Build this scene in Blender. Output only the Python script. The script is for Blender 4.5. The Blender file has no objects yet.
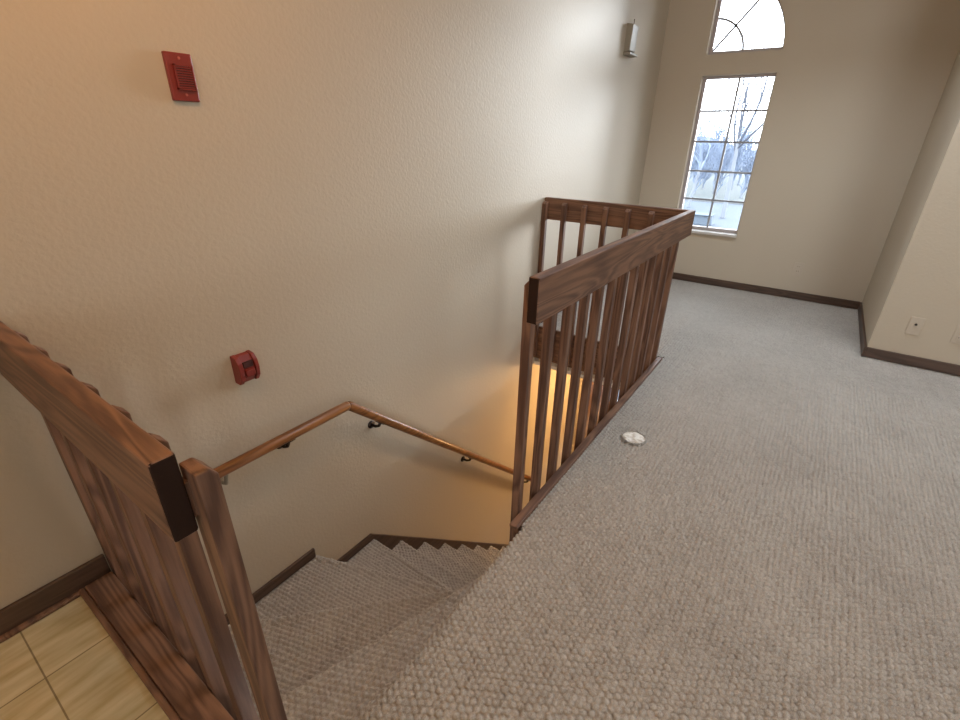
import bpy, bmesh, math, random
import numpy as np
from mathutils import Vector, Matrix
random.seed(7)
S = bpy.context.scene
C = S.collection

# ------------------------------------------------------------------ helpers
def place(o, parent=None):
    C.objects.link(o)
    if parent: o.parent = parent
    return o
def world_loc(o):
    v = Vector((0, 0, 0))
    while o: v += o.location; o = o.parent
    return v
def obj(name, bm, mats, parent=None, bevel=0, seg=2, smooth=False):
    """link a bmesh given in WORLD coordinates as one mesh object below parent"""
    if not isinstance(mats, (list, tuple)): mats = [mats]
    bmesh.ops.recalc_face_normals(bm, faces=bm.faces)
    off = world_loc(parent) if parent else Vector((0, 0, 0))
    if off.length: bmesh.ops.translate(bm, vec=-off, verts=bm.verts)
    me = bpy.data.meshes.new(name); bm.to_mesh(me); bm.free()
    for m in mats: me.materials.append(m)
    if smooth:
        for f in me.polygons: f.use_smooth = True
    o = bpy.data.objects.new(name, me); place(o, parent)
    if bevel:
        md = o.modifiers.new('bevel', 'BEVEL'); md.width = bevel; md.segments = seg
        md.limit_method = 'ANGLE'; md.angle_limit = math.radians(40)
    return o
def tag(o, label, cat, group=None):
    o['label'] = label; o['category'] = cat
    if group: o['group'] = group
    return o
def thing(name, label, cat, loc, group=None):
    o = bpy.data.objects.new(name, None); o.empty_display_size = .05
    o.location = loc; place(o); return tag(o, label, cat, group)
def struct(name, bm, mats, label=None, bevel=0, parent=None):
    o = obj(name, bm, mats, parent, bevel)
    if not parent: o['kind'] = 'structure'
    if label: o['label'] = label
    return o
def add_box(bm, x0, x1, y0, y1, z0, z1, mi=0):
    v = [bm.verts.new((x, y, z)) for x in (x0, x1) for y in (y0, y1) for z in (z0, z1)]
    fs = []
    for q in ((0,1,3,2),(4,6,7,5),(0,4,5,1),(2,3,7,6),(0,2,6,4),(1,5,7,3)):
        f = bm.faces.new([v[i] for i in q]); f.material_index = mi; fs.append(f)
    return fs
def box(*a):
    bm = bmesh.new(); add_box(bm, *a); return bm
def boxes(*bs):
    bm = bmesh.new()
    for b in bs: add_box(bm, *b)
    return bm
def add_prism(bm, pts, axis, a, b, mi=0):
    """polygon pts (2-D) pushed along axis 0/1/2 from a to b"""
    def P(p, t):
        return (t, p[0], p[1]) if axis == 0 else (p[0], t, p[1]) if axis == 1 else (p[0], p[1], t)
    lo = [bm.verts.new(P(p, a)) for p in pts]; hi = [bm.verts.new(P(p, b)) for p in pts]
    n = len(pts); fs = [bm.faces.new(lo[::-1]), bm.faces.new(hi)]
    for i in range(n): fs.append(bm.faces.new((lo[i], lo[(i+1) % n], hi[(i+1) % n], hi[i])))
    for f in fs: f.material_index = mi
    return fs
def prism(pts, axis, a, b):
    bm = bmesh.new(); add_prism(bm, pts, axis, a, b); return bm
def add_tube(bm, pts, radii, n=10, caps=True, mi=0):
    pts = [Vector(p) for p in pts]
    if not isinstance(radii, (list, tuple)): radii = [radii] * len(pts)
    rings = []; ref = None
    for i, p in enumerate(pts):
        a = (pts[i] - pts[i-1]).normalized() if i else None
        b = (pts[i+1] - pts[i]).normalized() if i < len(pts)-1 else None
        t = (a + b).normalized() if a and b else (a or b)
        k = 1 / max(.5, math.sqrt((1 + a.dot(b)) / 2)) if a and b else 1
        if ref is None:
            ref = t.cross(Vector((0, 0, 1)))
            if ref.length < .05: ref = t.cross(Vector((0, 1, 0)))
            ref.normalize()
        u = (ref - t * ref.dot(t)).normalized(); w = t.cross(u)
        ref = u
        # mitre: stretch in the bend plane
        m = (a - b) if a and b else None
        if m and m.length > 1e-4:
            m.normalize()
        else: m = None
        ring = []
        for j in range(n):
            th = 2 * math.pi * j / n
            d = (u * math.cos(th) + w * math.sin(th)) * radii[i]
            if m: d = d + m * d.dot(m) * (k - 1)
            ring.append(bm.verts.new(p + d))
        rings.append(ring)
    for r0, r1 in zip(rings, rings[1:]):
        for j in range(n):
            f = bm.faces.new((r0[j], r0[(j+1) % n], r1[(j+1) % n], r1[j])); f.material_index = mi
    if caps and n > 2:
        f = bm.faces.new(rings[0][::-1]); f.material_index = mi
        f = bm.faces.new(rings[-1]); f.material_index = mi
def tube(pts, r, n=10):
    bm = bmesh.new(); add_tube(bm, pts, r, n); return bm

# ------------------------------------------------------------------ materials
def new_mat(name):
    m = bpy.data.materials.new(name); m.use_nodes = True
    nt = m.node_tree; b = nt.nodes['Principled BSDF']
    return m, nt, b
def N(nt, t, **k):
    n = nt.nodes.new(t)
    for a, v in k.items():
        if a.startswith('i_'): n.inputs[a[2:].replace('_', ' ')].default_value = v
        else: setattr(n, a, v)
    return n
def col(c): return (c[0], c[1], c[2], 1)
def plain(name, c, rough=.5, metal=0, spec=.5, bump=0, bscale=200):
    m, nt, b = new_mat(name)
    b.inputs['Base Color'].default_value = col(c); b.inputs['Roughness'].default_value = rough
    b.inputs['Metallic'].default_value = metal; b.inputs['Specular IOR Level'].default_value = spec
    tc = N(nt, 'ShaderNodeTexCoord'); nz = N(nt, 'ShaderNodeTexNoise'); nz.inputs['Scale'].default_value = bscale
    nt.links.new(tc.outputs['Object'], nz.inputs['Vector'])
    mx = N(nt, 'ShaderNodeMix', data_type='RGBA'); mx.inputs[0].default_value = .5
    mx.inputs[6].default_value = col([v * .9 for v in c]); mx.inputs[7].default_value = col([min(1, v * 1.1) for v in c])
    nt.links.new(nz.outputs['Fac'], mx.inputs[0]); nt.links.new(mx.outputs[2], b.inputs['Base Color'])
    if bump:
        bp = N(nt, 'ShaderNodeBump'); bp.inputs['Strength'].default_value = 1; bp.inputs['Distance'].default_value = bump
        nt.links.new(nz.outputs['Fac'], bp.inputs['Height']); nt.links.new(bp.outputs[0], b.inputs['Normal'])
    return m
def wood(name, dark, light, axis, rough=.5, ring=1.0):
    m, nt, b = new_mat(name); L = nt.links.new
    tc = N(nt, 'ShaderNodeTexCoord'); oi = N(nt, 'ShaderNodeObjectInfo')
    sh = N(nt, 'ShaderNodeVectorMath', operation='MULTIPLY_ADD')
    L(oi.outputs['Random'], sh.inputs[0]); sh.inputs[1].default_value = (3.1, 1.7, 2.3); L(tc.outputs['Object'], sh.inputs[2])
    def stretched(lo, hi):
        mp = N(nt, 'ShaderNodeMapping'); s = [hi] * 3; s[axis] = lo
        mp.inputs['Scale'].default_value = s; L(sh.outputs[0], mp.inputs['Vector']); return mp
    n1 = N(nt, 'ShaderNodeTexNoise'); n1.inputs['Scale'].default_value = 1; n1.inputs['Detail'].default_value = 5; n1.inputs['Roughness'].default_value = .65
    L(stretched(3, 55).outputs[0], n1.inputs['Vector'])
    n2 = N(nt, 'ShaderNodeTexNoise'); n2.inputs['Scale'].default_value = 1; n2.inputs['Detail'].default_value = 2; n2.inputs['Distortion'].default_value = 1.2
    L(stretched(.9, 9).outputs[0], n2.inputs['Vector'])
    wv = N(nt, 'ShaderNodeMath', operation='MULTIPLY'); L(n2.outputs['Fac'], wv.inputs[0]); wv.inputs[1].default_value = 46 * ring
    sn = N(nt, 'ShaderNodeMath', operation='SINE'); L(wv.outputs[0], sn.inputs[0])
    ad = N(nt, 'ShaderNodeMath', operation='MULTIPLY_ADD'); L(sn.outputs[0], ad.inputs[0]); ad.inputs[1].default_value = .16; L(n1.outputs['Fac'], ad.inputs[2])
    rp = N(nt, 'ShaderNodeValToRGB'); L(ad.outputs[0], rp.inputs[0])
    rp.color_ramp.elements[0].position = .28; rp.color_ramp.elements[0].color = col(dark)
    rp.color_ramp.elements[1].position = .72; rp.color_ramp.elements[1].color = col(light)
    L(rp.outputs[0], b.inputs['Base Color'])
    b.inputs['Roughness'].default_value = rough; b.inputs['Specular IOR Level'].default_value = .45
    bp = N(nt, 'ShaderNodeBump'); bp.inputs['Strength'].default_value = .5; bp.inputs['Distance'].default_value = .0006
    L(ad.outputs[0], bp.inputs['Height']); L(bp.outputs[0], b.inputs['Normal'])
    return m
def wall_mat(name, c, c2):
    m, nt, b = new_mat(name); L = nt.links.new
    tc = N(nt, 'ShaderNodeTexCoord')
    n1 = N(nt, 'ShaderNodeTexNoise'); n1.inputs['Scale'].default_value = 70; n1.inputs['Detail'].default_value = 3
    n2 = N(nt, 'ShaderNodeTexNoise'); n2.inputs['Scale'].default_value = 1.3; n2.inputs['Detail'].default_value = 2
    vo = N(nt, 'ShaderNodeTexVoronoi'); vo.inputs['Scale'].default_value = 9
    for n in (n1, n2, vo): L(tc.outputs['Object'], n.inputs['Vector'])
    mx = N(nt, 'ShaderNodeMix', data_type='RGBA'); mx.inputs[6].default_value = col(c); mx.inputs[7].default_value = col(c2)
    L(n2.outputs['Fac'], mx.inputs[0]); L(mx.outputs[2], b.inputs['Base Color'])
    b.inputs['Roughness'].default_value = .55; b.inputs['Specular IOR Level'].default_value = .3
    # orange-peel paint with a few larger drips of texture
    mr = N(nt, 'ShaderNodeMapRange'); mr.inputs[1].default_value = .0; mr.inputs[2].default_value = .09; mr.inputs[3].default_value = 1; mr.inputs[4].default_value = 0
    L(vo.outputs['Distance'], mr.inputs[0])
    ad = N(nt, 'ShaderNodeMath', operation='MULTIPLY_ADD'); L(mr.outputs[0], ad.inputs[0]); ad.inputs[1].default_value = .35; L(n1.outputs['Fac'], ad.inputs[2])
    bp = N(nt, 'ShaderNodeBump'); bp.inputs['Strength'].default_value = .55; bp.inputs['Distance'].default_value = .0022
    L(ad.outputs[0], bp.inputs['Height']); L(bp.outputs[0], b.inputs['Normal'])
    return m
LOOP = .0195
def carpet_mat(name, relief=False):
    """looped berber: staggered rows of yarn loops, with yarn flecks"""
    m, nt, b = new_mat(name); L = nt.links.new
    tc = N(nt, 'ShaderNodeTexCoord')
    nz = N(nt, 'ShaderNodeTexNoise'); nz.inputs['Scale'].default_value = 26; nz.inputs['Detail'].default_value = 2
    L(tc.outputs['Object'], nz.inputs['Vector'])
    wob = N(nt, 'ShaderNodeVectorMath', operation='MULTIPLY_ADD')
    L(nz.outputs['Color'], wob.inputs[0]); wob.inputs[1].default_value = (.011, .011, 0); L(tc.outputs['Object'], wob.inputs[2])
    sx = N(nt, 'ShaderNodeSeparateXYZ'); L(wob.outputs[0], sx.inputs[0])
    def M(op, a, bb=None, c=None):
        n = N(nt, 'ShaderNodeMath', operation=op)
        for i, v in enumerate((a, bb, c)):
            if v is None: continue
            if hasattr(v, 'links') or hasattr(v, 'is_linked'): L(v, n.inputs[i])
            else: n.inputs[i].default_value = v
        return n.outputs[0]
    v = M('DIVIDE', sx.outputs['Y'], LOOP * .866)
    u0 = M('DIVIDE', sx.outputs['X'], LOOP)
    row = M('FLOOR', v)
    h = cu = None
    for dr in (0, -1, 1):
        r = M('ADD', row, float(dr))
        fv = M('SUBTRACT', M('SUBTRACT', v, r), .5)
        u = M('ADD', u0, M('MULTIPLY', M('PINGPONG', r, 1), .5))
        c = M('FLOOR', u)
        if cu is None: cu = c
        fu = M('SUBTRACT', M('SUBTRACT', u, c), .5)
        fu = M('DIVIDE', fu, .46); fv = M('DIVIDE', fv, .60)
        q = M('ADD', M('MULTIPLY', fu, fu), M('MULTIPLY', fv, fv))
        hk = M('SQRT', M('MAXIMUM', M('SUBTRACT', 1, q), 0))
        h = hk if h is None else M('MAXIMUM', h, hk)
    fine = N(nt, 'ShaderNodeTexNoise'); fine.inputs['Scale'].default_value = 420; fine.inputs['Detail'].default_value = 2
    L(tc.outputs['Object'], fine.inputs['Vector'])
    hh = M('MULTIPLY_ADD', fine.outputs['Fac'], .35, h)
    if relief: hh = fine.outputs['Fac']
    bp = N(nt, 'ShaderNodeBump'); bp.inputs['Strength'].default_value = 1; bp.inputs['Distance'].default_value = .003 if relief else .0125
    L(hh, bp.inputs['Height']); L(bp.outputs[0], b.inputs['Normal'])
    # every loop of yarn has its own tone
    cv = N(nt, 'ShaderNodeCombineXYZ'); L(cu, cv.inputs[0]); L(row, cv.inputs[1])
    wn = N(nt, 'ShaderNodeTexWhiteNoise', noise_dimensions='2D'); L(cv.outputs[0], wn.inputs['Vector'])
    big = N(nt, 'ShaderNodeTexNoise'); big.inputs['Scale'].default_value = 2.2; big.inputs['Detail'].default_value = 3
    L(tc.outputs['Object'], big.inputs['Vector'])
    tone = M('ADD', M('MULTIPLY', wn.outputs['Value'], .10), M('ADD', M('MULTIPLY', fine.outputs['Fac'], .7), M('MULTIPLY', big.outputs['Fac'], .25)))
    rp = N(nt, 'ShaderNodeValToRGB'); L(tone, rp.inputs[0])
    e = rp.color_ramp.elements
    e[0].position = .25; e[0].color = col((.27, .235, .20)); e[1].position = .62; e[1].color = col((.53, .49, .44))
    k = e.new(.9); k.color = col((.63, .59, .54))
    L(rp.outputs[0], b.inputs['Base Color'])
    b.inputs['Roughness'].default_value = .95; b.inputs['Specular IOR Level'].default_value = .1
    b.inputs['Sheen Weight'].default_value = .25; b.inputs['Sheen Roughness'].default_value = .5
    return m
def vinyl_mat(name):
    m, nt, b = new_mat(name); L = nt.links.new
    tc = N(nt, 'ShaderNodeTexCoord'); mp = N(nt, 'ShaderNodeMapping'); mp.inputs['Location'].default_value = (.035, .14, 0)
    L(tc.outputs['Object'], mp.inputs['Vector'])
    br = N(nt, 'ShaderNodeTexBrick', offset=0.0)
    br.inputs['Scale'].default_value = 1; br.inputs['Brick Width'].default_value = .29; br.inputs['Row Height'].default_value = .29
    br.inputs['Mortar Size'].default_value = .0022; br.inputs['Mortar Smooth'].default_value = .3
    br.inputs['Color1'].default_value = col((.66, .56, .36)); br.inputs['Color2'].default_value = col((.60, .505, .32)); br.inputs['Mortar'].default_value = col((.26, .20, .11))
    L(mp.outputs[0], br.inputs['Vector'])
    mp2 = N(nt, 'ShaderNodeMapping'); mp2.inputs['Scale'].default_value = (4, 22, 1); L(tc.outputs['Object'], mp2.inputs['Vector'])
    nz = N(nt, 'ShaderNodeTexNoise'); nz.inputs['Scale'].default_value = 1.6; nz.inputs['Detail'].default_value = 5; L(mp2.outputs[0], nz.inputs['Vector'])
    rp = N(nt, 'ShaderNodeValToRGB'); L(nz.outputs['Fac'], rp.inputs[0])
    rp.color_ramp.elements[0].position = .3; rp.color_ramp.elements[0].color = (.72, .66, .52, 1); rp.color_ramp.elements[1].position = .65; rp.color_ramp.elements[1].color = (1, 1, 1, 1)
    mx = N(nt, 'ShaderNodeMix', data_type='RGBA', blend_type='MULTIPLY'); mx.inputs[0].default_value = 1
    L(br.outputs['Color'], mx.inputs[6]); L(rp.outputs[0], mx.inputs[7]); L(mx.outputs[2], b.inputs['Base Color'])
    b.inputs['Roughness'].default_value = .42
    return m
def glass_mat(name):
    m, nt, b = new_mat(name); L = nt.links.new
    nt.nodes.remove(b); out = nt.nodes['Material Output']
    tr = N(nt, 'ShaderNodeBsdfTransparent'); tr.inputs[0].default_value = (.97, .985, 1, 1)
    gl = N(nt, 'ShaderNodeBsdfGlossy'); gl.inputs['Roughness'].default_value = .02
    fr = N(nt, 'ShaderNodeFresnel'); fr.inputs[0].default_value = 1.25
    mx = N(nt, 'ShaderNodeMixShader'); L(fr.outputs[0], mx.inputs[0]); L(tr.outputs[0], mx.inputs[1]); L(gl.outputs[0], mx.inputs[2])
    L(mx.outputs[0], out.inputs['Surface'])
    return m

WD, WL = (.096, .046, .029), (.240, .126, .075)
wood_x, wood_y, wood_z = (wood('stained_oak_' + 'xyz'[i], WD, WL, i) for i in range(3))
end_grain = plain('oak_end_grain', (.028, .014, .009), .75, spec=.12, bscale=300)
rail_oak = wood('handrail_oak', (.15, .058, .018), (.30, .125, .042), 0, .3)
rail_oak2 = wood('handrail_oak_slope', (.15, .058, .018), (.30, .125, .042), 0, .3)
base_x = wood('baseboard_wood_x', (.060, .034, .022), (.105, .062, .042), 0, .45)
base_y = wood('baseboard_wood_y', (.060, .034, .022), (.105, .062, .042), 1, .45)
wall_paint = wall_mat('cream_wall_paint', (.50, .425, .325), (.54, .462, .355))
ceil_paint = plain('ceiling_paint', (.72, .70, .66), .9, bump=.002, bscale=60)
carpet = carpet_mat('berber_carpet'); carpet_relief = carpet_mat('berber_carpet_relief', True)
vinyl = vinyl_mat('kitchen_vinyl')
glass = glass_mat('window_glass')
frame_m = plain('window_frame_vinyl', (.42, .37, .36), .5)
bar_m = plain('window_bar', (.30, .30, .32), .5)  # grey lightened to carry the window glare on the bars
sill_m = plain('window_sill_paint', (.62, .57, .52), .35)
red_m = plain('alarm_red', (.22, .027, .02), .35)
red_d = plain('alarm_red_dark', (.055, .012, .010), .6)
beige_m = plain('beige_plastic', (.27, .235, .18), .5)
bronze = plain('dark_bronze', (.035, .020, .012), .4, metal=.6)
plate_m = plain('wall_coloured_plastic', (.52, .44, .34), .4)
hole_m = plain('socket_hole', (.03, .02, .015), .7)

# ------------------------------------------------------------------ dimensions
YW = 1.545            # long wall on the left
YE = .594             # edge of the landing above the stairs
XF = 4.964            # wall with the windows
XG = 2.969            # far end of the guard railing
RISE, RUN, X0 = .179, .197, 1.23
ZLOW = -15 * RISE
ZC = 2.85
XL, XLI = .155, .193  # railing beside the kitchen: outer face, stair side
XB = -2.6; YR = -3.6
XJ, YJ = 3.782, -.465 # jutting wall on the right
T = .14

# ------------------------------------------------------------------ walls, floor, ceiling
def wall_with_holes(name, plane, t, u0, u1, z0, z1, holes, mat, label=None):
    """wall slab across x=plane..plane+t with rectangular holes (u0,u1,z0,z1) along y"""
    us = sorted({u0, u1, *[h[0] for h in holes], *[h[1] for h in holes]})
    zs = sorted({z0, z1, *[h[2] for h in holes], *[h[3] for h in holes]})
    bm = bmesh.new()
    for a, b in zip(us, us[1:]):
        for c, d in zip(zs, zs[1:]):
            if any(h[0] <= a and b <= h[1] and h[2] <= c and d <= h[3] for h in holes): continue
            add_box(bm, plane, plane + t, a, b, c, d)
    return bm
struct('wall_left', box(XB - T, XF + T, YW, YW + T, ZLOW - .2, ZC + .1), wall_paint, 'long cream painted wall beside the stairs')

WL0, WL1, WZ0, WZ1 = .600, 1.168, .494, 1.783     # straight window opening
AZ0 = 1.937; AR = WL1 - WL0                        # quarter-round window above
LY0, LY1, LZ0, LZ1 = 1.08, 1.50, -1.64, -1.36      # small lower window
# window wall: slab with rectangular holes, plus a fillet that rounds the quarter window
bm = wall_with_holes('', XF, T, YR - T, YW, ZLOW - .2, ZC + .1,
                     [(WL0, WL1, WZ0, WZ1), (WL0, WL1, AZ0, AZ0 + AR), (LY0, LY1, LZ0, LZ1)], wall_paint)
NA = 28
arc = [(WL1 - AR * math.cos(a), AZ0 + AR * math.sin(a)) for a in [math.pi / 2 * i / NA for i in range(NA + 1)]]
add_prism(bm, [(WL0, AZ0 + AR)] + arc, 0, XF, XF + T)
struct('wall_front', bm, wall_paint, 'cream wall with the straight and the quarter round window')
struct('wall_right', boxes((XJ, XF, YR, YJ, 0, ZC)), wall_paint, 'wall jutting into the landing on the right')
struct('wall_stairwell', boxes((X0 + .02, XF, YE - .06, YE + .036, ZLOW, -.34), (.12, XLI, YE, YW, ZLOW, -.03), (.12, X0 + .02, YE - .06, YE - .02, ZLOW, -.34)), wall_paint, 'enclosing walls of the stairwell')
struct('wall_side', box(XB - T, XF + T, YR - T, YR, -.2, ZC + .1), wall_paint)
BW0 = (-3.4, -1.6, .5, 2.75)  # opening for the added window behind the camera
struct('wall_back', wall_with_holes('', XB - T, T, YR, YW, -.2, ZC + .1, [BW0], wall_paint), wall_paint)
SK0 = (2.6, 3.72, -1.1, .75)  # ceiling opening for the added skylight
struct('ceiling', boxes((XB - T, SK0[0], YR - T, YW + T, ZC, ZC + .1), (SK0[1], XF + T, YR - T, YW + T, ZC, ZC + .1), (SK0[0], SK0[1], YR - T, SK0[2], ZC, ZC + .1), (SK0[0], SK0[1], SK0[3], YW + T, ZC, ZC + .1)), ceil_paint)
# landing floor (carpet); the hole left for the stairs
CAPY = .598
NX0, NX1, NY0, NY1 = .115, 3.25, -1.75, YE - .012       # nearest part: every loop of the pile is real relief
bm = boxes((NX0, 1.14, YR, NY0, -.16, 0), (NX0, 1.14, NY0, NY1, -.16, -.018), (1.14, NX1, YR, NY0, -.3, 0), (1.14, XG - .02, NY0, CAPY, -.3, -.018),
           (XG - .02, NX1, NY0, YW, -.3, -.018), (NX1, XF, YR, NY0, -.3, 0), (NX1, XF, NY0, YW, -.3, -.018), (XB, NX0, YR, .585, -.3, 0))
add_prism(bm, [(NY1, -.16), (NY1, -.018), (YE - .004, -.026), (YE - .004, -.16)], 0, XLI + .002, 1.14)
def loops(x, y):
    """height of the pile at arrays x, y: staggered rows of rounded yarn loops, each leaning and sized a little differently"""
    x, y = x + .0020 * np.sin(x * 31 + y * 13) + .0008 * np.sin(y * 77 - x * 41), y + .0020 * np.sin(y * 27 - x * 19 + 1) + .0008 * np.sin(x * 69 + 2)
    v = y / (LOOP * .866); r0 = np.floor(v); best = np.zeros_like(x)
    for dr in (-1, 0, 1):
        r = r0 + dr; fv = v - r - .5
        u = x / LOOP + .5 * (r % 2); c = np.floor(u); fu = u - c - .5
        h1 = np.modf(np.abs(np.sin(c * 12.9898 + r * 78.233) * 43758.5453))[0]; h2 = np.modf(np.abs(np.sin(c * 39.346 + r * 11.135) * 24634.6345))[0]
        fu = fu + (h1 - .5) * .07; fv = fv + (h2 - .5) * .07
        q = (fu / .47) ** 2 + (fv / .62) ** 2
        best = np.maximum(best, np.sqrt(np.clip(1 - q, 0, 1)) ** .7 * (.78 + .22 * h2))
    return best
PILE = .0180
def axis_steps(a, b, st=.0042): return np.linspace(a, b, max(2, int((b - a) / st) + 1))
def grid_quads(nx, ny, keep=None):
    idx = np.arange(nx * ny).reshape(nx, ny)
    q = np.stack([idx[:-1, :-1], idx[1:, :-1], idx[1:, 1:], idx[:-1, 1:]], -1)
    return q.reshape(-1, 4) if keep is None else q[keep]
def with_pile(name, bm, grids, parent=None):
    """one mesh: the blocks in bm plus sheets of carpet loops (vertex array, quads)"""
    off = np.array(world_loc(parent)[:]) if parent else np.zeros(3)
    bmesh.ops.recalc_face_normals(bm, faces=bm.faces); bm.verts.index_update()
    V = [np.array([v.co[:] for v in bm.verts])]; Fc = [[v.index for v in f.verts] for f in bm.faces]; bm.free()
    n0 = len(Fc); base = len(V[0])
    for co_, q in grids:
        Fc += (q + base).tolist(); V.append(co_); base += len(co_)
    me = bpy.data.meshes.new(name); me.from_pydata((np.concatenate(V) - off).tolist(), [], Fc)
    me.materials.append(carpet); me.materials.append(carpet_relief)
    mi = np.zeros(len(Fc), dtype=np.int32); mi[n0:] = 1; me.polygons.foreach_set('material_index', mi)
    sm = np.zeros(len(Fc), dtype=bool); sm[n0:] = True; me.polygons.foreach_set('use_smooth', sm)
    me.update()
    o = bpy.data.objects.new(name, me); return place(o, parent)
def flat_sheet(x0, x1, y0, y1, st=.0042):
    X_, Y_ = np.meshgrid(axis_steps(x0, x1, st), axis_steps(y0, y1, st), indexing='ij')
    W_ = np.ones_like(X_)
    for px, py, pr in ((2.93, .423, .022), (2.831, -.148, .020), (1.238, -.18, .016), (1.175, .481, .014), (2.99, -.02, .012)):      # dents left by furniture
        W_ -= .85 * np.exp(-((X_ - px) ** 2 + (Y_ - py) ** 2) / pr ** 2)
    for (ax, ay), (bx, by) in (((3.175, .20), (3.375, -.51)), ((2.90, .17), (3.01, -.06))):                                       # open seams between carpet lengths
        L2 = (bx - ax) ** 2 + (by - ay) ** 2; t_ = np.clip(((X_ - ax) * (bx - ax) + (Y_ - ay) * (by - ay)) / L2, 0, 1)
        W_ -= .75 * np.exp(-((X_ - ax - t_ * (bx - ax)) ** 2 + (Y_ - ay - t_ * (by - ay)) ** 2) / .007 ** 2)
    return np.stack([X_, Y_, -PILE + .0005 + PILE * loops(X_, Y_) * np.clip(W_, 0, 1)], -1).reshape(-1, 3), grid_quads(*X_.shape)
def rolled_sheet(x0, x1):
    """edge of the landing: the pile bends over the nosing and down"""
    R_ = .022; X_, S_ = np.meshgrid(axis_steps(x0, x1), axis_steps(0, R_ * PI / 2 + .10), indexing='ij')
    A = np.minimum(S_ / R_, PI / 2); dn = np.maximum(S_ - R_ * PI / 2, 0)
    rad = R_ - PILE + .0005 + PILE * loops(X_, NY1 + S_)
    return np.stack([X_, NY1 - .004 + rad * np.sin(A), -R_ + rad * np.cos(A) - dn], -1).reshape(-1, 3), grid_quads(*X_.shape)
PI = math.pi
fo = with_pile('floor', bm, [flat_sheet(NX0, NX1, NY0, NY1), flat_sheet(1.14, NX1, NY1, CAPY), flat_sheet(XG - .02, NX1, CAPY, YW - .002), flat_sheet(NX1, XF, NY0, YW - .002, .0055), rolled_sheet(XLI + .004, 1.14)])
fo['kind'] = 'structure'; fo['label'] = 'beige looped carpet of the landing'
struct('floor_kitchen', box(XB, .122, .585, YW, -.3, 0), vinyl, 'yellowed tile-pattern vinyl beside the stairs')
struct('floor_lower', box(0, XF + T, YE - .06, YW, ZLOW - .2, ZLOW), carpet)

# ------------------------------------------------------------------ skirting
BH, BT = .066, .014
def bb(name, b, m): return struct(name, box(*b), m, None, .003)
bb('baseboard_left', (XG + .035, XF - BT, YW - BT, YW, 0, BH), base_x)
bb('baseboard_front', (XF - BT, XF, YJ + BT, YW, 0, BH), base_y)
bb('baseboard_right', (XJ - BT, XF - BT, YJ, YJ + BT, 0, BH), base_x)
bb('baseboard_jut', (XJ - BT, XJ, YR, YJ, 0, BH), base_y)
bb('baseboard_kitchen', (XB, XLI - .002, YW - BT, YW, .012, .085), base_x)
struct('trim_kitchen', boxes((XB, .106, YW - BT - .014, YW, 0, .014), (.104, .120, .60, YW - .002, 0, .016)), wood_y, 'quarter round along the vinyl', .005)

# ------------------------------------------------------------------ stairs
stair = thing('staircase', 'carpeted winding staircase going down beside the long cream wall', 'staircase', (X0, 1.1, ZLOW))
P = (X0, YE + .012); YT = YW - .003; XA = XLI + .003
tops = [[(XA, YE + .008), P, (XA, .952)],
        [(XA, .952), P, (.252, YT), (XA, YT)],
        [(.252, YT), P, (.889, YT)],
        [(.889, YT), P, (X0, YT)]]
def tread(pts, k, edge):
    """edge: the two points whose line is the front edge; the pile rolls over it as a rounded nosing"""
    z = -RISE * k; bm = bmesh.new()
    R_ = .018
    e0, e1 = np.array(edge[0]), np.array(edge[1]); t = (e1 - e0) / np.linalg.norm(e1 - e0); cen = np.mean(np.array(pts), 0)
    nrm = np.array((-t[1], t[0])); nrm = nrm if nrm @ (cen - e0) > 0 else -nrm
    sunk = [tuple(np.array(p) + nrm * (.007 if abs((np.array(p) - e0) @ nrm) < 1e-6 else 0)) for p in pts]
    add_prism(bm, sunk, 2, z - RISE - (.014 if k > 4 else .12), z - .024)
    pa = np.array(pts); lo, hi = pa.min(0), pa.max(0)
    X_, Y_ = np.meshgrid(axis_steps(lo[0], hi[0]), axis_steps(lo[1], hi[1]), indexing='ij')
    d = (X_ - e0[0]) * nrm[0] + (Y_ - e0[1]) * nrm[1]
    an = (.35 * (math.atan2(t[1], t[0]) % math.pi)) if k < 5 else .04 * ((k * 7) % 5 - 2)      # each step has its own cut of carpet
    LX = X_ * math.cos(an) + Y_ * math.sin(an) + .37 * k * LOOP; LY = -X_ * math.sin(an) + Y_ * math.cos(an) + .61 * k * LOOP
    dd = np.clip(d, 0, R_)
    Z_ = z - R_ + np.sqrt(np.maximum(R_ ** 2 - (R_ - dd) ** 2, 0)) - PILE * .9 * (1 - loops(LX, LY)) + .007 * np.exp(-((d - .019) / .012) ** 2)
    cx = (X_[:-1, :-1] + X_[1:, 1:]) / 2; cy = (Y_[:-1, :-1] + Y_[1:, 1:]) / 2
    keep = np.ones(cx.shape, bool)
    m_ = len(pts)
    for a in range(m_):
        p0, p1 = pa[a], pa[(a + 1) % m_]
        s0 = (p1[0] - p0[0]) * (cy - p0[1]) - (p1[1] - p0[1]) * (cx - p0[0])
        sc = (p1[0] - p0[0]) * (cen[1] - p0[1]) - (p1[1] - p0[1]) * (cen[0] - p0[0])
        keep &= s0 * np.sign(sc) >= -.0022 * np.linalg.norm(p1 - p0)
    with_pile('tread', bm, [(np.stack([X_, Y_, Z_], -1).reshape(-1, 3), grid_quads(*X_.shape, keep))], stair)
fronts = [[P, (XA, .952)], [P, (.252, YT)], [P, (.889, YT)], [P, (X0, YT)]]
for k in range(4): tread(tops[k], k + 1, fronts[k])
for k in range(10):
    a, b = X0 + RUN * k, X0 + RUN * (k + 1)
    tread([(a, YE + .038), (b, YE + .038), (b, YT), (a, YT)], k + 5, [(b, YE + .038), (b, YT)])
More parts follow.
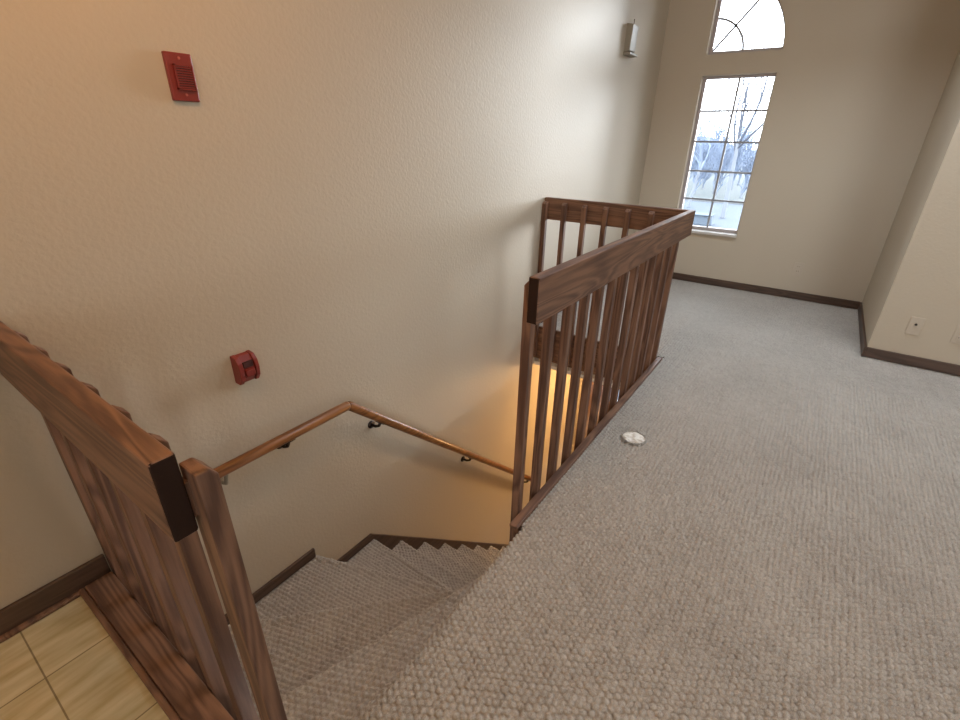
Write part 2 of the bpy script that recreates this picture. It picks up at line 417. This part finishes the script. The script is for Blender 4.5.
# skirt boards on the long wall
SK = .014
def skirt(name, z, xa, xb):
    return struct(name, prism([(xa, z), (xb, z), (xb, z + .052), (xa, z + .052)], 1, YW - SK, YW), base_x, None, .004)
skirt('trim_1', -3 * RISE, .25, .872)
zb = -4 * RISE
sl = RISE / RUN
xe = X0 + RUN * 10
pts = [(.905, zb), (X0 - .02, zb), (X0 - .02, zb - .25), (xe, zb - .25 - sl * (xe - X0 + .02)), (xe, zb + .022 - sl * (xe - X0 + .02)), (X0 - .02, zb + .040), (.905, zb + .044)]
bm = bmesh.new()
add_prism(bm, pts[0:2] + pts[5:7], 1, YW - SK, YW); add_prism(bm, pts[1:6], 1, YW - SK, YW)
struct('trim_2', bm, base_x, 'dark skirt board running down beside the steps')
# boards covering the floor edge around the stair opening
struct('trim_3', box(XG - .036, XG - .018, YE + .075, YW, -.262, -.004), wood_y, 'dark stained board on the floor edge under the far railing')
struct('trim_4', box(1.14, XG - .037, CAPY + .001, YE + .036, -.30, -.006), wood_x)
struct('trim_5', box(XLI - .012, XLI, YE + .02, YW - .002, -.26, -.004), wood_y)
struct('ceiling_lower', box(XG - .018, XF, YE + .036, YW, -.33, -.3), ceil_paint)
# side door low down on the long wall
dr = struct('door_1', box(4.13, 4.86, YW - .02, YW - .001, ZLOW, -.70), wood('door_veneer', (.26, .135, .06), (.36, .20, .095), 2))
obj('door_casing', boxes((4.03, 4.12, YW - .03, YW, ZLOW, -.62), (4.87, 4.94, YW - .03, YW, ZLOW, -.62), (4.12, 4.87, YW - .03, YW, -.69, -.62)), wood_z, dr, .004)
obj('door_knob', tube([(4.2, YW - .02, ZLOW + .95), (4.2, YW - .05, ZLOW + .95), (4.2, YW - .055, ZLOW + .95), (4.2, YW - .08, ZLOW + .95)], [.01, .01, .027, .022], 14), bronze, dr)

# ------------------------------------------------------------------ guard railings
ZT, RH = .914, .14
guard = thing('stair_railing', 'dark stained wooden guard railing turning the corner around the open stairwell', 'railing', (XG, YE, 0))
def rail_board(x0, x1, y0, y1, z0, z1, mats, parent, ends):
    """board on edge; faces whose normal is in ends get the end grain"""
    bm = box(x0, x1, y0, y1, z0, z1)
    bmesh.ops.recalc_face_normals(bm, faces=bm.faces)
    for f in bm.faces:
        f.material_index = 1 if any((f.normal - Vector(e)).length < .1 for e in ends) else 0
    return obj('top_rail', bm, mats, parent, .005, 3)
rail_board(1.134, XG, YE, YE + .036, ZT - RH, ZT, [wood_x, end_grain], guard, [(-1, 0, 0), (1, 0, 0)])
rail_board(XG - .036, XG, YE + .037, YW - .001, ZT - RH, ZT, [wood_y, end_grain], guard, [(0, 1, 0)])
def baluster_bm(x0, y0, w, z0, z1, slope):
    """square picket, its top edge clipped on the side away from the rail"""
    c = .014
    if slope == 'y+': return prism([(y0, z0), (y0 + w, z0), (y0 + w, z1 - c), (y0 + w - c, z1), (y0, z1)], 0, x0, x0 + w)
    if slope == 'x+': return prism([(x0, z0), (x0 + w, z0), (x0 + w, z1 - c), (x0 + w - c, z1), (x0, z1)], 1, y0, y0 + w)
    return prism([(x0, z0), (x0 + w, z0), (x0 + w, z1), (x0 + c, z1), (x0, z1 - c)], 1, y0, y0 + w)
BW = .031
def row(parent, n, x0, y0, dx, dy, z0, z1, slope):
    first = obj('baluster', baluster_bm(x0, y0, BW, z0, z1, slope), wood_z, parent, .0025)
    for k in range(1, n):
        c = first.copy(); C.objects.link(c); c.parent = parent
        c.location = first.location + Vector((dx * k, dy * k, 0))
row(guard, 13, 1.168, YE + .0372, .1408, 0, -.20, ZT - .024, 'y+')
row(guard, 6, XG - .0362 - BW, YW - BW - .002, 0, -.1408, -.24, ZT - .024, 'x-')
obj('floor_cap', box(1.105, XG - .075, CAPY - .001, YE + .0365, .0005, .013), wood_x, guard, .004)

ZL, LH = .862, .145
left = thing('stair_railing', 'orange-brown wooden railing between the vinyl floor and the winding steps, in front at left', 'railing', (XL, .65, 0))
rail_board(.157, .1925, .648, YW - .001, ZL - LH, ZL, [wood_y, end_grain], left, [(0, -1, 0)])
BW = .032
row(left, 6, XLI + .0003, .7725, 0, .1465, -.165, ZL - .040, 'x+')
BW = .031
obj('baluster', prism([(.1995, -.165), (.231, -.165), (.231, ZL - .052), (.219, ZL - .036), (.1995, ZL - .036)], 1, .626, .677), wood_z, left, .003)
obj('spacer_block', box(.1928, .1993, .656, .675, ZL - LH + .02, ZL - .06), wood_z, left)
obj('base_board', box(.1205, .1915, .585, YW - .016, .0005, .019), wood_y, left, .003)

# ------------------------------------------------------------------ handrail
hand = thing('handrail', 'light oak handrail on dark wall brackets, level then sloping down the stairs', 'handrail', (1.12, YW, .0))
YH = YW - .068
h0, h1 = Vector((.30, YH, .200)), Vector((1.113, YH, .198))
sd = Vector((1, 0, -.893)).normalized()
h2 = h1 + sd * ((2.93 - h1.x) / sd.x)
mit = .0105
bm = tube([h0, h1 + Vector((.0, 0, 0))], .0205, 20)
obj('level_rail', tube([h0, (h0 + h1) / 2, h1 - Vector((.006, 0, 0)), h1 + Vector((.003, 0, 0))], [.0205, .0205, .0205, .016], 20), rail_oak, hand, 0, smooth=True); bm.free()
slope_o = obj('sloping_rail', tube([h1 - Vector((.004, 0, .0)), h1 + sd * .006, (h1 + h2) / 2, h2], [.016, .0205, .0205, .0205], 20), rail_oak2, hand, 0, smooth=True)
def bracket(p, slope):
    d = sd if slope else Vector((1, 0, 0))
    bm = bmesh.new()
    p = Vector(p); under = p - Vector((0, 0, .0225))
    wallp = Vector((p.x - .0, YW, p.z - .062))
    add_tube(bm, [wallp, wallp + Vector((0, -.006, 0))], .020, 14)
    add_tube(bm, [wallp + Vector((0, -.004, 0)), wallp + Vector((0, -.035, .002)), wallp + Vector((0, -.06, .016)), under + Vector((0, 0, -.004))], [.008, .007, .007, .008], 10)
    add_tube(bm, [under - d * .03 - Vector((0, 0, .001)), under + d * .03 - Vector((0, 0, .001))], .006, 8)
    obj('bracket', bm, bronze, hand, 0, smooth=True)
bracket((.812, YH, .199), False)
for x in (1.285, 2.03, 2.87): bracket((x, YH, h1.z + sd.z / sd.x * (x - h1.x)), True)
obj('bracket', tube([(.565, YW, .115), (.565, YW - .012, .115), (.565, YW - .05, .13), (.565, YH, .178)], [.014, .008, .007, .007], 10), beige_m, hand, smooth=True)

# ------------------------------------------------------------------ wall devices
horn = thing('alarm_horn', 'red square fire alarm horn with a louvred grille, high on the wall', 'fire alarm', (.745, YW, 1.40))
fx0, fx1, fz0, fz1 = .708, .779, 1.343, 1.459
yf = YW - .012
obj('plate', boxes((fx0, fx1, yf, YW + .002, fz0, fz1)), red_m, horn, .003)
gx0, gx1, gz0, gz1 = .727, .769, 1.374, 1.427
bm = bmesh.new()
add_box(bm, gx0, gx1, yf - .004, yf, gz0, gz1, 1)
for k in range(9):
    z = gz0 + (k + .5) * (gz1 - gz0) / 9
    add_box(bm, gx0, gx1, yf - .008, yf - .003, z - .0016, z + .0016, 0)
for a in ((gx0 - .004, gx0), (gx1, gx1 + .003)): add_box(bm, a[0], a[1], yf - .009, yf, gz0 - .003, gz1 + .003, 0)
for a in ((gz0 - .004, gz0), (gz1, gz1 + .004)): add_box(bm, gx0 - .004, gx1 + .003, yf - .009, yf, a[0], a[1], 0)
obj('grille', bm, [red_m, red_d], horn)
for z in (fz0 + .016, fz1 - .013):
    obj('screw', tube([(.744, yf, z), (.744, yf - .002, z)], .0035, 12), plain('screw_head', (.45, .12, .09), .3), horn)

pull = thing('alarm_pull_station', 'dark red fire alarm pull station above the wooden handrail', 'fire alarm', (.742, YW, .52))
px0, px1, pz0, pz1 = .700, .772, .463, .568
prof = [(YW + .002, pz0), (YW - .030, pz0), (YW - .046, pz0 + .022), (YW - .050, pz0 + .055), (YW - .044, pz0 + .083), (YW - .028, pz1 - .004), (YW + .002, pz1)]
bm = bmesh.new()
add_prism(bm, prof, 0, px0, px0 + .016); add_prism(bm, prof, 0, px1 - .014, px1)
inner = [(YW, pz0 + .001)] + [(y + .009, z) for y, z in prof[1:-1]] + [(YW, pz1 - .001)]
add_prism(bm, inner, 0, px0 + .016, px1 - .014)
obj('body', bm, red_m, pull, .002)
obj('pull_handle', box(px0 + .02, px1 - .018, YW - .052, YW - .036, pz0 + .030, pz0 + .056), red_m, pull, .004)
obj('finger_slot', box(px0 + .020, px1 - .018, YW - .0435, YW - .030, pz0 + .062, pz0 + .083), red_d, pull)

chime = thing('wall_sounder', 'small beige box mounted high on the long wall near the windows', 'wall box', (4.08, YW, 1.95))
obj('housing', prism([(YW, 1.865), (YW - .045, 1.875), (YW - .05, 2.04), (YW, 2.05)], 0, 4.03, 4.15), beige_m, chime, .004)
obj('lower_lip', box(4.02, 4.18, YW - .058, YW, 1.848, 1.866), beige_m, chime, .003)
obj('antenna', tube([(4.12, YW - .02, 2.045), (4.12, YW - .02, 2.085)], .004, 8), beige_m, chime)

def plate_x(name, label, xw, y, z, kind):
    t = thing(name, label, 'outlet', (xw, y, z))
    obj('cover_plate', box(xw - .006, xw, y - .035, y + .035, z - .057, z + .057), plate_m, t, .003)
    if kind == 'duplex':
        for dz in (-.02, .02):
            bm = box(xw - .009, xw - .005, y - .017, y + .017, z + dz - .014, z + dz + .014)
            f = obj('socket', bm, plate_m, t, .002)
            obj('slot', boxes((xw - .0095, xw - .0085, y - .008, y - .006, z + dz - .002, z + dz + .007), (xw - .0095, xw - .0085, y + .006, y + .008, z + dz - .002, z + dz + .007)), hole_m, f)
    else:
        obj('connector', tube([(xw - .005, y + .0, z + .012), (xw - .016, y, z + .012)], [.007, .006], 12), hole_m, t)
plate_x('wall_outlet', 'cream outlet in the window wall below and right of the window', XF, .053, .264, 'duplex')
plate_x('cable_outlet', 'cable outlet plate with a dark connector on the jutting wall', XJ, -.647, .255, 'cable')
plate_x('wall_outlet', 'outlet low on the jutting wall at the right edge', XJ, -.862, .25, 'duplex')

# floor patch: round cover sunk into the carpet
cov = thing('floor_outlet_cover', 'round pale cover sunk in the carpet beside the guard railing', 'floor cover', (1.922, .452, 0))
def crinkle(name):
    m, nt, b = new_mat(name); L = nt.links.new
    tc = N(nt, 'ShaderNodeTexCoord'); nz = N(nt, 'ShaderNodeTexNoise'); nz.inputs['Scale'].default_value = 38; nz.inputs['Detail'].default_value = 4
    L(tc.outputs['Object'], nz.inputs['Vector'])
    rp = N(nt, 'ShaderNodeValToRGB'); L(nz.outputs['Fac'], rp.inputs[0])
    rp.color_ramp.elements[0].position = .36; rp.color_ramp.elements[0].color = (.45, .36, .26, 1); rp.color_ramp.elements[1].position = .58; rp.color_ramp.elements[1].color = (.85, .80, .72, 1)
    L(rp.outputs[0], b.inputs['Base Color']); b.inputs['Roughness'].default_value = .35
    bp = N(nt, 'ShaderNodeBump'); bp.inputs['Distance'].default_value = .006; L(nz.outputs['Fac'], bp.inputs['Height']); L(bp.outputs[0], b.inputs['Normal'])
    return m
obj('disc', tube([(1.922, .452, .0006), (1.922, .452, .004)], .050, 36), crinkle('scuffed_cover'), cov)
bm = bmesh.new()
n = 40
for i in range(n):
    a0, a1 = 2 * math.pi * i / n, 2 * math.pi * (i + 1) / n
    pr = [(.049, .0006), (.058, .0006), (.056, .008), (.051, .008)]
    q0 = [bm.verts.new((1.922 + r * math.cos(a0), .452 + r * math.sin(a0), z)) for r, z in pr]
    q1 = [bm.verts.new((1.922 + r * math.cos(a1), .452 + r * math.sin(a1), z)) for r, z in pr]
    for j in range(4): bm.faces.new((q0[j], q0[(j + 1) % 4], q1[(j + 1) % 4], q1[j]))
bmesh.ops.remove_doubles(bm, verts=bm.verts, dist=1e-5)
obj('rim', bm, carpet, cov)

# ------------------------------------------------------------------ windows
XGL = XF + .085       # plane of the glass
w1 = struct('window_1', boxes((XGL - .02, XGL + .03, WL0, WL0 + .014, WZ0, WZ1), (XGL - .02, XGL + .03, WL1 - .028, WL1, WZ0, WZ1),
    (XGL - .02, XGL + .03, WL0 + .014, WL1 - .028, WZ0, WZ0 + .03), (XGL - .02, XGL + .03, WL0 + .014, WL1 - .028, WZ1 - .02, WZ1)), frame_m, 'straight window with two columns of five panes')
obj('pane', box(XGL + .003, XGL + .006, WL0 + .02, WL1 - .02, WZ0 + .02, WZ1 - .02), glass, w1)
gy0, gy1, gz0, gz1 = WL0 + .014, WL1 - .028, WZ0 + .03, WZ1 - .02
ym = (gy0 + gy1) / 2
bm = boxes((XGL - .008, XGL + .002, ym - .009, ym + .009, gz0, gz1))
for k in range(1, 5):
    z = gz0 + (gz1 - gz0) * k / 5
    add_box(bm, XGL - .006, XGL + .002, gy0, gy1, z - .008, z + .008)
obj('muntins', bm, bar_m, w1)
obj('sill', box(XF - .03, XGL - .02, WL0 - .004, WL1 + .004, WZ0 - .022, WZ0 + .002), sill_m, w1, .004)
# quarter-round window: frame follows the opening
def ring_sector(r0, r1, x0, x1, bm, a0=0, a1=math.pi / 2, n=NA):
    for i in range(n):
        A, B = a0 + (a1 - a0) * i / n, a0 + (a1 - a0) * (i + 1) / n
        q = [(WL1 - r * math.cos(t), AZ0 + r * math.sin(t)) for r, t in ((r0, A), (r1, A), (r1, B), (r0, B))]
        add_prism(bm, q, 0, x0, x1)
bm = boxes((XGL - .02, XGL + .03, WL1 - .03, WL1, AZ0, AZ0 + AR), (XGL - .02, XGL + .03, WL0, WL1 - .03, AZ0, AZ0 + .028))
ring_sector(AR - .012, AR + .001, XGL - .02, XGL + .03, bm)
w2 = struct('window_2', bm, frame_m, 'quarter round window above the straight one')
bm = bmesh.new()
add_prism(bm, [(WL1, AZ0)] + arc[::1], 0, XGL + .003, XGL + .006)
obj('pane', bm, glass, w2)
bm = bmesh.new()
ring_sector(.259, .275, XGL - .006, XGL + .002, bm)
c45 = math.cos(math.radians(50)); s45 = math.sin(math.radians(50))
a, b = Vector((WL1 - .03 * c45, AZ0 + .03 * s45)), Vector((WL1 - (AR - .02) * c45, AZ0 + (AR - .02) * s45))
nrm = Vector((s45, c45)) * .008
add_prism(bm, [tuple(a + nrm), tuple(b + nrm), tuple(b - nrm), tuple(a - nrm)], 0, XGL - .006, XGL + .002)
obj('muntins', bm, bar_m, w2)
# little low window seen under the floor edge
w3 = struct('window_3', boxes((XGL - .02, XGL + .03, LY0, LY0 + .02, LZ0, LZ1), (XGL - .02, XGL + .03, LY1 - .02, LY1, LZ0, LZ1), (XGL - .02, XGL + .03, LY0, LY1, LZ0, LZ0 + .02), (XGL - .02, XGL + .03, LY0, LY1, LZ1 - .02, LZ1)), frame_m)
obj('pane', box(XGL + .003, XGL + .006, LY0 + .01, LY1 - .01, LZ0 + .01, LZ1 - .01), glass, w3)
# skylight above the landing, out of frame, added to brighten the room
w4 = struct('added_skylight', boxes((SK0[0], SK0[0] + .04, SK0[2], SK0[3], ZC + .02, ZC + .12), (SK0[1] - .04, SK0[1], SK0[2], SK0[3], ZC + .02, ZC + .12),
    (SK0[0], SK0[1], SK0[2], SK0[2] + .04, ZC + .02, ZC + .12), (SK0[0], SK0[1], SK0[3] - .04, SK0[3], ZC + .02, ZC + .12)), frame_m)
obj('pane', box(SK0[0] + .03, SK0[1] - .03, SK0[2] + .03, SK0[3] - .03, ZC + .07, ZC + .075), glass, w4)
xb = XB - .08  # unseen window added in the back wall for more daylight
w5 = struct('added_back_window', boxes((xb, xb + .05, BW0[0], BW0[0] + .05, BW0[2], BW0[3]), (xb, xb + .05, BW0[1] - .05, BW0[1], BW0[2], BW0[3]),
    (xb, xb + .05, BW0[0], BW0[1], BW0[2], BW0[2] + .05), (xb, xb + .05, BW0[0], BW0[1], BW0[3] - .05, BW0[3]), (xb, xb + .05, -2.53, -2.47, BW0[2], BW0[3])), frame_m)
obj('pane', box(xb + .02, xb + .024, BW0[0] + .04, BW0[1] - .04, BW0[2] + .04, BW0[3] - .04), glass, w5)
# ------------------------------------------------------------------ outdoors
G = -2.95
def outdoor(name, c): return plain(name, c, .9, spec=.1, bscale=.8)
pave_m = outdoor('pavement', (.078, .088, .105)); lawn_m = outdoor('dry_lawn', (.088, .094, .092)); curb_m = outdoor('curb', (.14, .145, .15))
struct('floor_outside', box(XF + T + .3, 400, -160, 200, G - .2, G), pave_m)
tag(obj('lawn', boxes((44, 120, -60, 80, G - .02, G + .002)), lawn_m), 'pale strip of dry lawn across the street', 'lawn')
tag(obj('curb', box(41.4, 42.6, -60, 80, G, G + .12), curb_m), 'pale kerb along the far side of the street', 'kerb')
ub = thing('utility_box', 'blue-grey box standing on the pavement behind the lower left window panes', 'utility box', (30, 5.2, G))
um = outdoor('utility_box_paint', (.095, .112, .135))
obj('cabinet', prism([(4.9, G), (6.2, G), (6.1, G + .5), (5.0, G + .5)], 0, 29.3, 30.1), um, ub, .03)
obj('lid', box(29.2, 30.2, 4.95, 6.15, G + .5, G + .56), um, ub, .03)
bld = thing('distant_building', 'low pale blue building between the bare trees', 'building', (86, 17, G))
obj('walls', box(84, 94, 13.5, 24, G + .02, G + 3.2), outdoor('pale_siding', (.075, .09, .115)), bld)
obj('roof', prism([(13, G + 3.2), (24.5, G + 3.2), (18.8, G + 5)], 0, 83.6, 94.4), outdoor('roof_grey', (.05, .06, .08)), bld)
twig_m = outdoor('bare_twigs', (.17, .20, .26)); bark_m = outdoor('bark', (.16, .17, .19))  # tree colours carry the pale blue of haze and overexposure
def branch(bm, p, d, length, r, depth, rng):
    n = 3; pts = [p]; q = p.copy(); dd = d.copy()
    for i in range(n):
        dd = (dd + Vector((rng.uniform(-.2, .2), rng.uniform(-.2, .2), rng.uniform(-.02, .16)))).normalized()
        q = q + dd * (length / n); pts.append(q.copy())
    add_tube(bm, pts, [r * (1 - .45 * i / n) for i in range(n + 1)], 4 if depth < 2 else 3, False)
    if depth >= 4: return
    for k in range(3 if depth < 3 else 2):
        t = rng.uniform(.35, 1); i = min(n - 1, int(t * n)); o_ = pts[i].lerp(pts[i + 1], t * n - i)
        s = Vector((rng.uniform(-1, 1), rng.uniform(-1, 1), rng.uniform(-.1, .6))).normalized()
        branch(bm, o_, (dd * .75 + s * .8).normalized(), length * rng.uniform(.55, .75), r * .5, depth + 1, rng)
def tree(x, y, h, r, seed, label, bushy=False, group=None, tm=None):
    tm = tm or twig_m
    rng = random.Random(seed)
    t = thing('bare_tree', label, 'tree', (x, y, G), group)
    bm = bmesh.new(); top = Vector((x + rng.uniform(-.3, .3), y + rng.uniform(-.3, .3), G + h * (.66 if bushy else .42)))
    add_tube(bm, [(x, y, G), ((x + top.x) / 2 + .1, (y + top.y) / 2, G + h * .22), top], [r, r * .8, r * .6], 7)
    for v in bm.verts: v.co.z = max(v.co.z, G + .02)
    obj('trunk', bm, bark_m, t)
    bm = bmesh.new()
    for k in range(24 if bushy else 5):
        z0 = rng.uniform(.03 if bushy else .6, 1)
        base = Vector((x, y, G)).lerp(top, z0)
        a = rng.uniform(0, 6.28); tilt = rng.uniform(.2, .75) if bushy else rng.uniform(.25, .9)
        branch(bm, base, Vector((math.cos(a) * tilt, math.sin(a) * tilt, 1)).normalized(), h * (.20 if bushy else .34), r * .5, 0, rng)
    for v in bm.verts: v.co.z = max(v.co.z, G + .02)
    obj('crown', bm, tm, t)
# thicket across the lawn: one row seen as a dense band of bare crowns
for i in range(18):
    r_, c_ = divmod(i, 5)
    x = 47 + r_ * 7 + random.uniform(-.6, .6); y = (4.3 + c_ * 2.15 + (r_ % 2) * 1.0 + random.uniform(-.3, .3)) * x / 50
    if i == 11: y += .9
    tree(x, y, (4.9 + r_ * .75) * random.uniform(.93, 1.1), .11, 100 + i, 'bare tree in the dense hazy blue thicket beyond the street', True, 'trees of the bare thicket')
tree(33, 5.0, 10.5, .15, 12, 'tallest bare tree, its forked limbs against the sky in the upper right panes', tm=outdoor('dark_limbs', (.06, .065, .08)))
tree(37, 8.0, 7.2, .12, 15, 'bare tree with sparse twigs in the upper left window pane')
tree(49, 8.6, 4.2, .13, 17, 'small pale-trunked tree at the lawn in the middle left window pane')

# ------------------------------------------------------------------ light
W = bpy.data.worlds.new('sky'); S.world = W; W.use_nodes = True
nt = W.node_tree; bg = nt.nodes['Background']
tc = N(nt, 'ShaderNodeTexCoord'); sp = N(nt, 'ShaderNodeSeparateXYZ'); nt.links.new(tc.outputs['Generated'], sp.inputs[0])
rp = N(nt, 'ShaderNodeValToRGB'); nt.links.new(sp.outputs['Z'], rp.inputs[0])
e = rp.color_ramp.elements
e[0].position = 0; e[0].color = (.95, .975, 1, 1); e[1].position = .6; e[1].color = (.80, .90, 1, 1)
nt.links.new(rp.outputs[0], bg.inputs[0]); bg.inputs[1].default_value = 8.0
def portal(name, loc, rot, sx, sy):
    l = bpy.data.lights.new(name, 'AREA'); l.shape = 'RECTANGLE'; l.size = sx; l.size_y = sy
    l.cycles.is_portal = True
    o = bpy.data.objects.new(name, l); o.location = loc; o.rotation_euler = rot; C.objects.link(o)
portal('window_portal', (XF + T + .02, (WL0 + WL1) / 2, (WZ0 + AZ0 + AR) / 2), (0, PI / 2, 0), AZ0 + AR - WZ0, AR)
portal('added_skylight_portal', ((SK0[0] + SK0[1]) / 2, (SK0[2] + SK0[3]) / 2, ZC + .14), (0, 0, 0), SK0[1] - SK0[0], SK0[3] - SK0[2])  # samples sky light through the added skylight
portal('added_back_portal', (XB - T - .02, (BW0[0] + BW0[1]) / 2, (BW0[2] + BW0[3]) / 2), (0, -PI / 2, 0), BW0[3] - BW0[2], BW0[1] - BW0[0])  # samples sky light through the added back window
def lamp(name, loc, power, c, r):
    l = bpy.data.lights.new(name, 'POINT'); l.energy = power; l.color = c; l.shadow_soft_size = r
    o = bpy.data.objects.new(name, l); o.location = loc; C.objects.link(o)
lamp('kitchen_lamp', (.40, .80, 2.15), 14, (1, .42, .07), .12)
lamp('added_kitchen_fill', (-1.0, .70, 2.3), 16, (1, .76, .46), .15)  # added fill for the kitchen wall and the near railing
lamp('added_landing_fill', (1.5, -1.5, 2.2), 12, (1, .76, .48), .5)  # soft warm fill added out of view to lift the landing
sl_ = bpy.data.lights.new('hazy_sun', 'SUN'); sl_.energy = 6.5; sl_.color = (.93, .97, 1); sl_.angle = math.radians(20)
so = bpy.data.objects.new('hazy_sun', sl_); C.objects.link(so)
a_, e_ = math.radians(13), math.radians(8)
so.rotation_euler = Vector((-math.cos(e_) * math.cos(a_), math.cos(e_) * math.sin(a_), -math.sin(e_))).to_track_quat('-Z', 'Y').to_euler(); so.location = (40, -10, 8)
lamp('stairwell_lamp', (3.55, .85, -.52), 29, (1, .62, .27), .07)

# ------------------------------------------------------------------ camera
cam = bpy.data.cameras.new('camera'); co = bpy.data.objects.new('camera', cam); C.objects.link(co); S.camera = co
yaw, pitch, roll, f = .6094, .4433, .0183, 467.33
F = Vector((math.cos(pitch) * math.cos(yaw), math.cos(pitch) * math.sin(yaw), -math.sin(pitch)))
R = Vector((math.sin(yaw), -math.cos(yaw), 0)); U = R.cross(F)
R2 = R * math.cos(roll) + U * math.sin(roll); U2 = -R * math.sin(roll) + U * math.cos(roll)
m = Matrix((R2, U2, -F)).transposed().to_4x4(); m.translation = (0, 0, 1.2637)
co.matrix_world = m
cam.sensor_fit = 'HORIZONTAL'; cam.sensor_width = 36; cam.lens = 36 * f / 960; cam.clip_start = .02; cam.clip_end = 500
S.view_settings.view_transform = 'Standard'; S.view_settings.look = 'None'; S.view_settings.gamma = 1; S.view_settings.use_curve_mapping = False
S.view_settings.exposure = .28
